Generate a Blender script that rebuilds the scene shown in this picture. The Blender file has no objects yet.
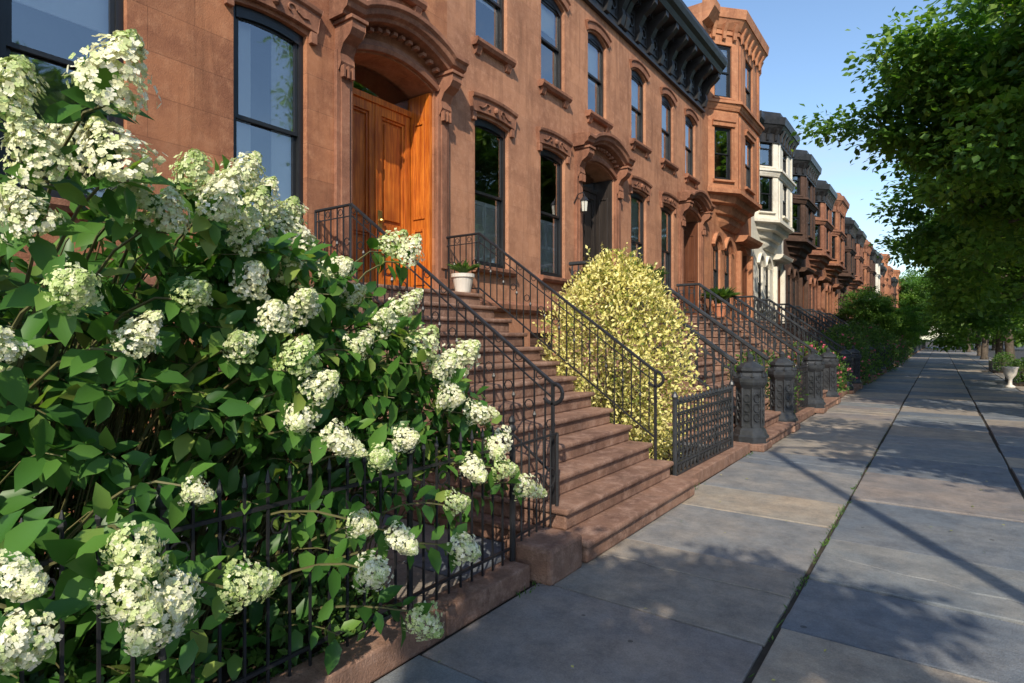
import bpy, math, random
import numpy as np
from mathutils import Vector
random.seed(7); rng=np.random.default_rng(7)
scene=bpy.context.scene
scene.view_settings.view_transform='Standard'
scene.view_settings.look='None'
scene.view_settings.exposure=0
COL=scene.collection

# ------------------------------------------------------------ materials
def newmat(name):
    m=bpy.data.materials.new(name); m.use_nodes=True
    nt=m.node_tree; nt.nodes.clear()
    out=nt.nodes.new('ShaderNodeOutputMaterial')
    return m,nt,out
def N(nt,t,**kw):
    n=nt.nodes.new(t)
    for k,v in kw.items():
        if k in n.inputs: n.inputs[k].default_value=v
        else: setattr(n,k,v)
    return n
def L(nt,a,b): nt.links.new(a,b)
def c4(c): return (c[0],c[1],c[2],1)
def mixc(nt,fac,a,b,blend='MIX'):
    n=nt.nodes.new('ShaderNodeMix'); n.data_type='RGBA'; n.blend_type=blend
    for sock,val in ((n.inputs[0],fac),(n.inputs[6],a),(n.inputs[7],b)):
        if hasattr(val,'is_output'): nt.links.new(val,sock)
        elif isinstance(val,(int,float)): sock.default_value=val
        else: sock.default_value=c4(val)
    return n.outputs[2]
def ramp(nt,inp,lo,hi):
    r=nt.nodes.new('ShaderNodeMapRange'); r.inputs[1].default_value=lo; r.inputs[2].default_value=hi
    nt.links.new(inp,r.inputs[0]); return r.outputs[0]
def noise(nt,vec,scale,detail=6,rough=.6):
    n=nt.nodes.new('ShaderNodeTexNoise'); n.inputs['Scale'].default_value=scale
    n.inputs['Detail'].default_value=detail; n.inputs['Roughness'].default_value=rough
    if vec is not None: nt.links.new(vec,n.inputs['Vector'])
    return n.outputs[0]
def scaled(nt,vec,s):
    m=nt.nodes.new('ShaderNodeMapping'); m.inputs['Scale'].default_value=s
    nt.links.new(vec,m.inputs['Vector']); return m.outputs[0]

def stone(name,base,dark,light,joints=0.0,bw=.9,bh=.42,rough=.85,bump=.3,streak=.75):
    m,nt,out=newmat(name)
    b=N(nt,'ShaderNodeBsdfPrincipled',Roughness=rough); b.inputs['Specular IOR Level'].default_value=.25
    tc=nt.nodes.new('ShaderNodeTexCoord').outputs['Object']
    n1=noise(nt,tc,.8,10,.72); n2=noise(nt,tc,6,9,.78); n3=noise(nt,tc,70,4,.6)
    st=noise(nt,scaled(nt,tc,(2.5,2.5,.3)),1.3,8,.72)
    c=mixc(nt,ramp(nt,n1,.42,.57),dark,base)
    c=mixc(nt,ramp(nt,n2,.48,.72),c,light)
    f=nt.nodes.new('ShaderNodeMath'); f.operation='MULTIPLY'; f.inputs[1].default_value=streak
    L(nt,ramp(nt,st,.50,.70),f.inputs[0])
    c=mixc(nt,f.outputs[0],c,tuple(x*.5 for x in dark))
    g=nt.nodes.new('ShaderNodeMath'); g.operation='MULTIPLY'; g.inputs[1].default_value=.35
    L(nt,ramp(nt,n3,.4,.7),g.inputs[0])
    c=mixc(nt,g.outputs[0],c,tuple(min(1,x*1.25) for x in base))
    h=nt.nodes.new('ShaderNodeMath'); h.operation='ADD'
    L(nt,n2,h.inputs[0]); L(nt,n3,h.inputs[1]); hv=h.outputs[0]
    if joints>0:
        sp=nt.nodes.new('ShaderNodeSeparateXYZ'); L(nt,tc,sp.inputs[0])
        cb=nt.nodes.new('ShaderNodeCombineXYZ'); L(nt,sp.outputs[1],cb.inputs[0]); L(nt,sp.outputs[2],cb.inputs[1])
        br=nt.nodes.new('ShaderNodeTexBrick'); L(nt,cb.outputs[0],br.inputs['Vector'])
        br.inputs['Scale'].default_value=1; br.inputs['Brick Width'].default_value=bw; br.inputs['Row Height'].default_value=bh
        br.inputs['Mortar Size'].default_value=.004; br.inputs['Mortar Smooth'].default_value=.3
        br.inputs['Color1'].default_value=(.78,.76,.77,1); br.inputs['Color2'].default_value=(1.14,1.09,1.02,1)
        br.inputs['Mortar'].default_value=(.58,.56,.56,1)
        c=mixc(nt,joints,c,br.outputs[0],'MULTIPLY')
        mm=nt.nodes.new('ShaderNodeMath'); mm.operation='MULTIPLY_ADD'; mm.inputs[1].default_value=-.8*joints
        L(nt,br.outputs['Fac'],mm.inputs[0]); L(nt,hv,mm.inputs[2]); hv=mm.outputs[0]
    bp=nt.nodes.new('ShaderNodeBump'); bp.inputs['Strength'].default_value=bump; bp.inputs['Distance'].default_value=.02
    L(nt,hv,bp.inputs['Height']); L(nt,bp.outputs[0],b.inputs['Normal'])
    L(nt,c,b.inputs['Base Color']); L(nt,b.outputs[0],out.inputs[0]); return m

def paint(name,col,rough=.45,var=.25,spec=.5):
    m,nt,out=newmat(name)
    b=N(nt,'ShaderNodeBsdfPrincipled'); b.inputs['Specular IOR Level'].default_value=spec
    tc=nt.nodes.new('ShaderNodeTexCoord').outputs['Object']
    n1=noise(nt,tc,5,8,.7); n2=noise(nt,tc,60,3,.6)
    L(nt,mixc(nt,ramp(nt,n1,.35,.7),col,tuple(min(1,x*(1+var)+.01*var) for x in col)),b.inputs['Base Color'])
    r=nt.nodes.new('ShaderNodeMapRange'); r.inputs[1].default_value=.3; r.inputs[2].default_value=.7
    r.inputs[3].default_value=rough-.1; r.inputs[4].default_value=rough+.15; L(nt,n1,r.inputs[0]); L(nt,r.outputs[0],b.inputs['Roughness'])
    bp=nt.nodes.new('ShaderNodeBump'); bp.inputs['Strength'].default_value=.12; bp.inputs['Distance'].default_value=.01
    L(nt,n2,bp.inputs['Height']); L(nt,bp.outputs[0],b.inputs['Normal']); L(nt,b.outputs[0],out.inputs[0]); return m

def wood(name,a,bcol):
    m,nt,out=newmat(name)
    b=N(nt,'ShaderNodeBsdfPrincipled',Roughness=.36)
    tc=nt.nodes.new('ShaderNodeTexCoord').outputs['Object']
    n1=noise(nt,scaled(nt,tc,(14,14,.9)),2.2,8,.65); n2=noise(nt,tc,1.3,3)
    c=mixc(nt,ramp(nt,n1,.36,.64),a,bcol); c=mixc(nt,ramp(nt,n2,.45,.8),c,tuple(x*.55 for x in a))
    bp=nt.nodes.new('ShaderNodeBump'); bp.inputs['Strength'].default_value=.15; bp.inputs['Distance'].default_value=.01
    L(nt,n1,bp.inputs['Height']); L(nt,bp.outputs[0],b.inputs['Normal'])
    L(nt,c,b.inputs['Base Color']); L(nt,b.outputs[0],out.inputs[0]); return m

def glassmat(name):
    m,nt,out=newmat(name)
    tr=N(nt,'ShaderNodeBsdfTransparent'); tr.inputs[0].default_value=(.97,.98,.98,1)
    gl=N(nt,'ShaderNodeBsdfGlossy',Roughness=.03); gl.inputs[0].default_value=(.97,.98,1.0,1)
    fr=N(nt,'ShaderNodeFresnel'); fr.inputs[0].default_value=1.6
    ad=nt.nodes.new('ShaderNodeMath'); ad.operation='MULTIPLY_ADD'; ad.inputs[1].default_value=1.3; ad.inputs[2].default_value=.20; ad.use_clamp=True
    L(nt,fr.outputs[0],ad.inputs[0])
    tc=nt.nodes.new('ShaderNodeTexCoord').outputs['Object']
    bp=nt.nodes.new('ShaderNodeBump'); bp.inputs['Strength'].default_value=.08; bp.inputs['Distance'].default_value=.06
    L(nt,noise(nt,tc,1.7,2,.4),bp.inputs['Height']); L(nt,bp.outputs[0],gl.inputs['Normal'])
    mx=N(nt,'ShaderNodeMixShader'); L(nt,ad.outputs[0],mx.inputs[0]); L(nt,tr.outputs[0],mx.inputs[1]); L(nt,gl.outputs[0],mx.inputs[2])
    L(nt,mx.outputs[0],out.inputs[0]); return m

def leafmat(name,cols,trans=.3,rough=.45,tcol=None):
    m,nt,out=newmat(name)
    at=nt.nodes.new('ShaderNodeAttribute'); at.attribute_name='rnd'
    cr=nt.nodes.new('ShaderNodeValToRGB'); L(nt,at.outputs['Fac'],cr.inputs[0])
    e=cr.color_ramp.elements
    e[0].position=cols[0][0]; e[0].color=c4(cols[0][1]); e[1].position=cols[-1][0]; e[1].color=c4(cols[-1][1])
    for p,c in cols[1:-1]:
        x=e.new(p); x.color=c4(c)
    b=N(nt,'ShaderNodeBsdfPrincipled',Roughness=rough); b.inputs['Specular IOR Level'].default_value=.35
    t=N(nt,'ShaderNodeBsdfTranslucent')
    L(nt,cr.outputs[0],b.inputs['Base Color'])
    L(nt,mixc(nt,1.0,cr.outputs[0],tcol or (1.6,1.7,.7),'MULTIPLY'),t.inputs[0])
    mx=N(nt,'ShaderNodeMixShader'); mx.inputs[0].default_value=trans
    L(nt,b.outputs[0],mx.inputs[1]); L(nt,t.outputs[0],mx.inputs[2]); L(nt,mx.outputs[0],out.inputs[0]); return m

def slatemat(name,cols,rough=.62):
    m,nt,out=newmat(name)
    at=nt.nodes.new('ShaderNodeAttribute'); at.attribute_name='rnd'
    cr=nt.nodes.new('ShaderNodeValToRGB'); L(nt,at.outputs['Fac'],cr.inputs[0])
    cr.color_ramp.interpolation='CONSTANT'
    e=cr.color_ramp.elements; e[0].color=c4(cols[0]); e[1].position=(len(cols)-1)/len(cols); e[1].color=c4(cols[-1])
    for i,c in enumerate(cols[1:-1]):
        x=e.new((i+1)/len(cols)); x.color=c4(c)
    b=N(nt,'ShaderNodeBsdfPrincipled',Roughness=rough); b.inputs['Specular IOR Level'].default_value=.35
    tc=nt.nodes.new('ShaderNodeTexCoord').outputs['Object']
    n1=noise(nt,tc,1.1,9,.72); n2=noise(nt,tc,3.2,10,.82); n3=noise(nt,tc,90,3,.7)
    c=mixc(nt,ramp(nt,n1,.43,.60),cr.outputs[0],mixc(nt,1.0,cr.outputs[0],(1.32,1.2,1.08),'MULTIPLY'))
    c=mixc(nt,ramp(nt,n2,.42,.70),c,mixc(nt,1.0,c,(.50,.51,.54),'MULTIPLY'))
    c=mixc(nt,ramp(nt,n3,.35,.75),c,mixc(nt,1.0,c,(1.4,1.4,1.4),'MULTIPLY'))
    v=nt.nodes.new('ShaderNodeTexVoronoi'); v.inputs['Scale'].default_value=2.2; L(nt,tc,v.inputs['Vector'])
    sp=nt.nodes.new('ShaderNodeMath'); sp.operation='LESS_THAN'; sp.inputs[1].default_value=.045; L(nt,v.outputs['Distance'],sp.inputs[0])
    c=mixc(nt,sp.outputs[0],c,mixc(nt,1.0,c,(.45,.45,.45),'MULTIPLY'))
    ad=nt.nodes.new('ShaderNodeMath'); ad.operation='ADD'; L(nt,n2,ad.inputs[0]); L(nt,n3,ad.inputs[1])
    ad2=nt.nodes.new('ShaderNodeMath'); ad2.operation='ADD'; L(nt,ad.outputs[0],ad2.inputs[0]); L(nt,n1,ad2.inputs[1])
    bp=nt.nodes.new('ShaderNodeBump'); bp.inputs['Strength'].default_value=.5; bp.inputs['Distance'].default_value=.02
    L(nt,ad2.outputs[0],bp.inputs['Height']); L(nt,bp.outputs[0],b.inputs['Normal'])
    L(nt,c,b.inputs['Base Color']); L(nt,b.outputs[0],out.inputs[0]); return m

M_A=stone('brownstone_red',(.40,.175,.09),(.25,.105,.06),(.48,.24,.135),joints=.85)
M_B=stone('brownstone_tan',(.46,.225,.13),(.31,.145,.085),(.55,.295,.185),joints=.4)
M_Bt=stone('brownstone_trim',(.29,.13,.078),(.18,.08,.05),(.42,.21,.13),streak=.8)
M_D=stone('brownstone_orange',(.47,.21,.11),(.32,.135,.075),(.56,.29,.165),joints=.4,bh=.3,bw=.6)
M_W=stone('cream_painted_stone',(.78,.74,.64),(.66,.62,.52),(.85,.82,.74),joints=.3,streak=.3)
M_K=stone('dark_brown_stone',(.10,.058,.042),(.065,.04,.03),(.15,.09,.07),joints=.4)
M_R=stone('red_brick_stone',(.32,.145,.088),(.22,.095,.06),(.38,.2,.13),joints=.7,bh=.12,bw=.3)
M_step=stone('stoop_stone',(.28,.16,.11),(.155,.085,.062),(.45,.295,.225),streak=.7,bump=.55)
M_iron=paint('black_iron',(.014,.014,.016),.42)
M_irong=paint('black_cast_iron',(.020,.022,.025),.40,.8)
M_blk=paint('black_window_paint',(.012,.013,.015),.35)
M_cor=paint('black_cornice_paint',(.014,.013,.014),.45,.8)
M_wht=paint('white_shutter',(.86,.85,.81),.5,.05)
M_bld=paint('cream_blind',(.82,.82,.78),.7,.05)
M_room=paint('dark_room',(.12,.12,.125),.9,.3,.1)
M_roof=paint('roof_tar',(.06,.06,.06),.9,.4,.1)
M_glass=glassmat('window_glass')
M_wood=wood('varnished_orange_wood',(.36,.07,.009),(.70,.21,.026))
M_dk=wood('black_door_wood',(.025,.02,.018),(.045,.035,.03))
M_brd=wood('dark_brown_door_wood',(.10,.035,.018),(.16,.06,.03))
M_brass=paint('brass',(.5,.33,.1),.3); M_brass.node_tree.nodes['Principled BSDF'].inputs['Metallic'].default_value=1
M_slate=slatemat('bluestone',[(.135,.155,.18),(.25,.225,.195),(.175,.19,.20),(.295,.26,.215),(.215,.195,.185),(.145,.163,.185),(.265,.24,.21),(.20,.203,.205)])
M_joint=paint('joint_sand',(.05,.042,.034),.95,.5,.1)
M_asph=paint('asphalt',(.05,.05,.052),.9,.4,.2)
M_soil=paint('soil',(.045,.032,.022),.95,.6,.1)
M_grnd=paint('ground_earth',(.10,.095,.085),.95,.3,.1)
M_bark=stone('bark',(.13,.10,.075),(.07,.055,.04),(.2,.17,.13),bump=.8)
M_stem=paint('green_stem',(.09,.085,.03),.6,.5)
M_leafH=leafmat('hydrangea_leaf',[(0,(.024,.08,.016)),(.5,(.055,.155,.026)),(.85,(.11,.24,.04)),(1,(.24,.32,.07))],.30,.40)
M_leafT=leafmat('tree_leaf',[(0,(.05,.12,.018)),(.6,(.105,.215,.032)),(1,(.20,.32,.05))],.45,.5)
M_leafE=leafmat('variegated_leaf',[(0,(.12,.18,.03)),(.25,(.34,.36,.07)),(.38,(.74,.66,.20)),(1,(.92,.84,.40))],.25,.5,(1.1,1.1,.7))
M_leafS=leafmat('shrub_leaf',[(0,(.035,.09,.022)),(.8,(.10,.20,.035)),(1,(.17,.28,.06))],.32,.5)
M_flow=leafmat('hydrangea_petal',[(0,(.40,.52,.17)),(.3,(.66,.73,.36)),(.6,(.86,.84,.58)),(1,(.93,.90,.76))],.25,.6,(1,1,.85))
M_pink=leafmat('pink_petal',[(0,(.5,.06,.12)),(1,(.75,.2,.28))],.2,.6,(1,1,1))
M_pot=paint('white_glazed_pot',(.6,.55,.48),.4,.15)
M_terra=paint('terracotta',(.42,.16,.08),.8,.3)
M_lampm=paint('lamp_steel',(.12,.13,.13),.5,.3)
M_frost=paint('lantern_glass',(.6,.58,.5),.2,.1)

# ------------------------------------------------------------ mesh tools
def empty(name,loc=(0,0,0),rz=0):
    e=bpy.data.objects.new(name,None); COL.objects.link(e); e.location=loc; e.rotation_euler=(0,0,rz); e.empty_display_size=.3; return e
class Frame:
    def __init__(s,p0=(0,0),u=(0,1),n=(1,0)): s.p0=p0;s.u=u;s.n=n
    def p(s,u,o,z): return (s.p0[0]+s.u[0]*u+s.n[0]*o, s.p0[1]+s.u[1]*u+s.n[1]*o, z)
F0=Frame()
class MB:
    def __init__(s): s.v=[];s.f=[];s.m=[];s.mats=[];s.r=[];s.cur=.5
    def mi(s,mat):
        if mat not in s.mats: s.mats.append(mat)
        return s.mats.index(mat)
    def addv(s,pts):
        b=len(s.v); s.v+=pts; s.r+=[s.cur]*len(pts); return b
    def poly(s,pts,mat):
        b=s.addv(list(pts)); s.f.append(tuple(range(b,b+len(pts)))); s.m.append(s.mi(mat))
    def faces(s,pts,fs,mat):
        b=s.addv(list(pts)); k=s.mi(mat)
        for f in fs: s.f.append(tuple(b+i for i in f)); s.m.append(k)
    def box(s,F,u0,u1,o0,o1,z0,z1,mat):
        P=[F.p(u,o,z) for z in (z0,z1) for (u,o) in ((u0,o0),(u1,o0),(u1,o1),(u0,o1))]
        s.faces(P,[(3,2,1,0),(4,5,6,7),(0,1,5,4),(1,2,6,5),(2,3,7,6),(3,0,4,7)],mat)
    def prism(s,F,u0,u1,prof,mat):
        n=len(prof)
        P=[F.p(u0,o,z) for o,z in prof]+[F.p(u1,o,z) for o,z in prof]
        s.faces(P,[tuple(range(n)),tuple(range(2*n-1,n-1,-1))]+[(i,(i+1)%n,n+(i+1)%n,n+i) for i in range(n)],mat)
    def sweep(s,F,path,prof,mat):
        rings=[]
        for i,(u,z) in enumerate(path):
            a=path[max(0,i-1)]; b=path[min(len(path)-1,i+1)]
            t=(b[0]-a[0],b[1]-a[1]); l=math.hypot(*t) or 1; nx,nz=-t[1]/l,t[0]/l
            if nz<0: nx,nz=-nx,-nz
            rings.append([F.p(u+nx*up,o,z+nz*up) for o,up in prof])
        n=len(prof); P=[p for r in rings for p in r]; fs=[]
        for i in range(len(rings)-1):
            for j in range(n): fs.append((i*n+j,i*n+(j+1)%n,(i+1)*n+(j+1)%n,(i+1)*n+j))
        fs.append(tuple(range(n))); fs.append(tuple((len(rings)-1)*n+j for j in reversed(range(n))))
        s.faces(P,fs,mat)
    def tube(s,pts,r,mat,n=5,closed=False):
        pts=[Vector(p) for p in pts]; P=[];K=len(pts); prev=None
        for i,p in enumerate(pts):
            if closed: t=pts[(i+1)%K]-pts[i-1]
            else: t=pts[min(K-1,i+1)]-pts[max(0,i-1)]
            if t.length<1e-9: t=Vector((0,0,1))
            t.normalize()
            if prev is None:
                a=Vector((0,0,1)) if abs(t.z)<.9 else Vector((1,0,0)); x=t.cross(a).normalized()
            else:
                x=(prev-t*prev.dot(t)); x=x.normalized() if x.length>1e-6 else prev
            prev=x; y=t.cross(x)
            rr=r[i] if isinstance(r,(list,tuple)) else r
            for k in range(n):
                an=2*math.pi*(k+.5)/n; P.append(tuple(p+x*math.cos(an)*rr+y*math.sin(an)*rr))
        fs=[]
        for i in range(K if closed else K-1):
            i2=(i+1)%K
            for k in range(n): fs.append((i*n+k,i*n+(k+1)%n,i2*n+(k+1)%n,i2*n+k))
        if not closed: fs.append(tuple(reversed(range(n)))); fs.append(tuple((K-1)*n+k for k in range(n)))
        s.faces(P,fs,mat)
    def lathe(s,c,prof,mat,n=12,rot=0):
        P=[(c[0]+r*math.cos(2*math.pi*k/n+rot),c[1]+r*math.sin(2*math.pi*k/n+rot),c[2]+z) for r,z in prof for k in range(n)]
        fs=[(i*n+k,i*n+(k+1)%n,(i+1)*n+(k+1)%n,(i+1)*n+k) for i in range(len(prof)-1) for k in range(n)]
        fs.append(tuple(reversed(range(n)))); fs.append(tuple((len(prof)-1)*n+k for k in range(n)))
        s.faces(P,fs,mat)
    def obj(s,name,parent=None,smooth=False,bevel=0,rnd=False):
        me=bpy.data.meshes.new(name); me.from_pydata(s.v,[],s.f)
        for m in s.mats: me.materials.append(m)
        me.polygons.foreach_set('material_index',s.m)
        if smooth: me.polygons.foreach_set('use_smooth',[True]*len(s.f))
        if rnd:
            a=me.attributes.new('rnd','FLOAT','POINT'); a.data.foreach_set('value',s.r)
        me.update()
        o=bpy.data.objects.new(name,me); COL.objects.link(o)
        if parent: o.parent=parent
        if bevel:
            md=o.modifiers.new('bevel','BEVEL'); md.width=bevel; md.segments=2; md.limit_method='ANGLE'; md.angle_limit=math.radians(40)
        return o
def link_copy(e,name,loc,rz=0,sc=1,skip=()):
    n=empty(name,loc,rz); n.scale=(sc,sc,sc) if isinstance(sc,(int,float)) else sc
    for c in e.children:
        if c.name.split('.')[0] in skip: continue
        o=bpy.data.objects.new(c.name.split('.')[0],c.data); COL.objects.link(o); o.parent=n
        o.location=c.location; o.rotation_euler=c.rotation_euler; o.scale=c.scale
    return n

# ------------------------------------------------------------ building parts
def wall(mb,F,Lw,z0,z1,ops,mat,thick=.28):
    us=sorted({0,Lw,*[o[0] for o in ops],*[o[1] for o in ops]}); zs=sorted({z0,z1,*[o[2] for o in ops],*[o[3] for o in ops]})
    for a,b in zip(us[:-1],us[1:]):
        for c,d in zip(zs[:-1],zs[1:]):
            cu,cz=(a+b)/2,(c+d)/2
            if any(o[0]<cu<o[1] and o[2]<cz<o[3] for o in ops): continue
            mb.poly([F.p(a,0,c),F.p(b,0,c),F.p(b,0,d),F.p(a,0,d)],mat)
    for o in ops:
        u0,u1,a,b=o[:4]; r=o[4] if len(o)>4 else 0; t=o[5] if len(o)>5 else thick
        mb.poly([F.p(u0,0,a),F.p(u0,-t,a),F.p(u0,-t,b),F.p(u0,0,b)],mat)
        mb.poly([F.p(u1,0,a),F.p(u1,0,b),F.p(u1,-t,b),F.p(u1,-t,a)],mat)
        mb.poly([F.p(u0,0,a),F.p(u1,0,a),F.p(u1,-t,a),F.p(u0,-t,a)],mat)
        if r<=0: mb.poly([F.p(u0,0,b),F.p(u0,-t,b),F.p(u1,-t,b),F.p(u1,0,b)],mat)
        else:
            n=10; az=lambda q:b-r*((2*q-1)**2)
            for i in range(n):
                q0,q1=i/n,(i+1)/n; ua,ub=u0+(u1-u0)*q0,u0+(u1-u0)*q1; za,zb=az(q0),az(q1)
                mb.poly([F.p(ua,0,za),F.p(ub,0,zb),F.p(ub,0,b),F.p(ua,0,b)],mat)
                mb.poly([F.p(ua,0,za),F.p(ub,0,zb),F.p(ub,-t,zb),F.p(ua,-t,za)],mat)

def window(fr,gl,cu,F,u0,u1,z0,z1,style='none',arch=0,back=.07,mat=None):
    mat=mat or M_blk; w=.06; e=.004
    a,b=u0+e,u1-e; c,d=z0+e,z1-e
    fr.box(F,a,a+w,-back-.11,-back,c,d,mat); fr.box(F,b-w,b,-back-.11,-back,c,d,mat)
    fr.box(F,a+w,b-w,-back-.11,-back-.002,d-w-arch*.9,d,mat); fr.box(F,a+w,b-w,-back-.11,-back+.02,c,c+.06,mat)
    if arch:
        n=8
        for i in range(n):
            q0,q1=i/n,(i+1)/n
            A=lambda q:d-arch*((2*q-1)**2)
            x0,x1=a+w+(b-a-2*w)*q0,a+w+(b-a-2*w)*q1
            fr.poly([F.p(x0,-back+.012,A(q0)-.12),F.p(x1,-back+.012,A(q1)-.12),F.p(x1,-back+.012,A(q1)+.0),F.p(x0,-back+.012,A(q0)+.0)],mat)
    zm=(z0+z1)/2; ua,ub=a+w+.001,b-w-.001; s=.042
    lo,hi=c+.061,d-w-arch*.9-.001
    def sash(o,za,zb):
        fr.box(F,ua,ua+s,o-.035,o,za,zb,mat); fr.box(F,ub-s,ub,o-.035,o,za,zb,mat)
        fr.box(F,ua+s,ub-s,o-.035,o-.001,za,za+s,mat); fr.box(F,ua+s,ub-s,o-.035,o-.001,zb-s,zb,mat)
        gl.poly([F.p(ua+s,o-.018,za+s),F.p(ub-s,o-.018,za+s),F.p(ub-s,o-.018,zb-s),F.p(ua+s,o-.018,zb-s)],M_glass)
    sash(-back-.02,zm-.02,hi); sash(-back-.056,lo,zm+.03)
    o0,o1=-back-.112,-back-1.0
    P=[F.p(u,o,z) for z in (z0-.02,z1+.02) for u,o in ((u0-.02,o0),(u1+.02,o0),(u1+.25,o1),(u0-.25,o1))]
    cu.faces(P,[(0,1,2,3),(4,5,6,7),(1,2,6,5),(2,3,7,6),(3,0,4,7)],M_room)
    oc=-back-.13
    if style=='shutter':
        zt=zm-.12
        half=(ua+ub)/2
        for p,q in ((ua,half-.005),(half+.005,ub)):
            for x in (p,q-.04): cu.box(F,x,x+.04,oc,oc+.03,lo,zt,M_wht)
            for zz in (lo,(lo+zt)/2-.03,zt-.06): cu.box(F,p+.04,q-.04,oc,oc+.029,zz,zz+.06,M_wht)
            z=lo+.08
            while z<zt-.08:
                cu.poly([F.p(p+.04,oc+.025,z),F.p(q-.04,oc+.025,z),F.p(q-.04,oc+.002,z+.035),F.p(p+.04,oc+.002,z+.035)],M_wht); z+=.038
        cu.poly([F.p(ua,oc-.01,lo),F.p(ub,oc-.01,lo),F.p(ub,oc-.01,zt),F.p(ua,oc-.01,zt)],M_bld)
    elif style in('blind','blind2','half'):
        k={'blind':.5,'blind2':.97,'half':.3}[style]; zt=hi-(hi-lo)*k
        cu.poly([F.p(ua,oc,zt),F.p(ub,oc,zt),F.p(ub,oc,hi),F.p(ua,oc,hi)],M_bld)
        cu.box(F,ua+.01,ub-.01,oc,oc+.02,zt-.03,zt,M_wht)
    elif style=='drape':
        for p,q in ((ua,ua+(ub-ua)*.32),(ub-(ub-ua)*.35,ub)):
            n=14
            for i in range(n):
                x0,x1=p+(q-p)*i/n,p+(q-p)*(i+1)/n; d0,d1=.04*(i%2),.04*((i+1)%2)
                cu.poly([F.p(x0,oc-d0,lo),F.p(x1,oc-d1,lo),F.p(x1,oc-d1,hi),F.p(x0,oc-d0,hi)],M_bld)

def arcpath(u0,u1,z,rise,n=14,flat=0):
    P=[]
    if flat: P.append((u0-flat,z))
    for i in range(n+1):
        q=i/n; P.append((u0+(u1-u0)*q,z+rise*(1-(2*q-1)**2)))
    if flat: P.append((u1+flat,z))
    return P
CONS=[(0,0),(.07,.0),(.12,.10),(.10,.22),(.16,.34),(.28,.42),(.33,.50),(.33,.60),(0,.60)]
def console(mb,F,u0,u1,z,mat,sc=1,zs=1): mb.prism(F,u0,u1,[(.001+o*sc,z+h*zs) for o,h in CONS],mat)

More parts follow.
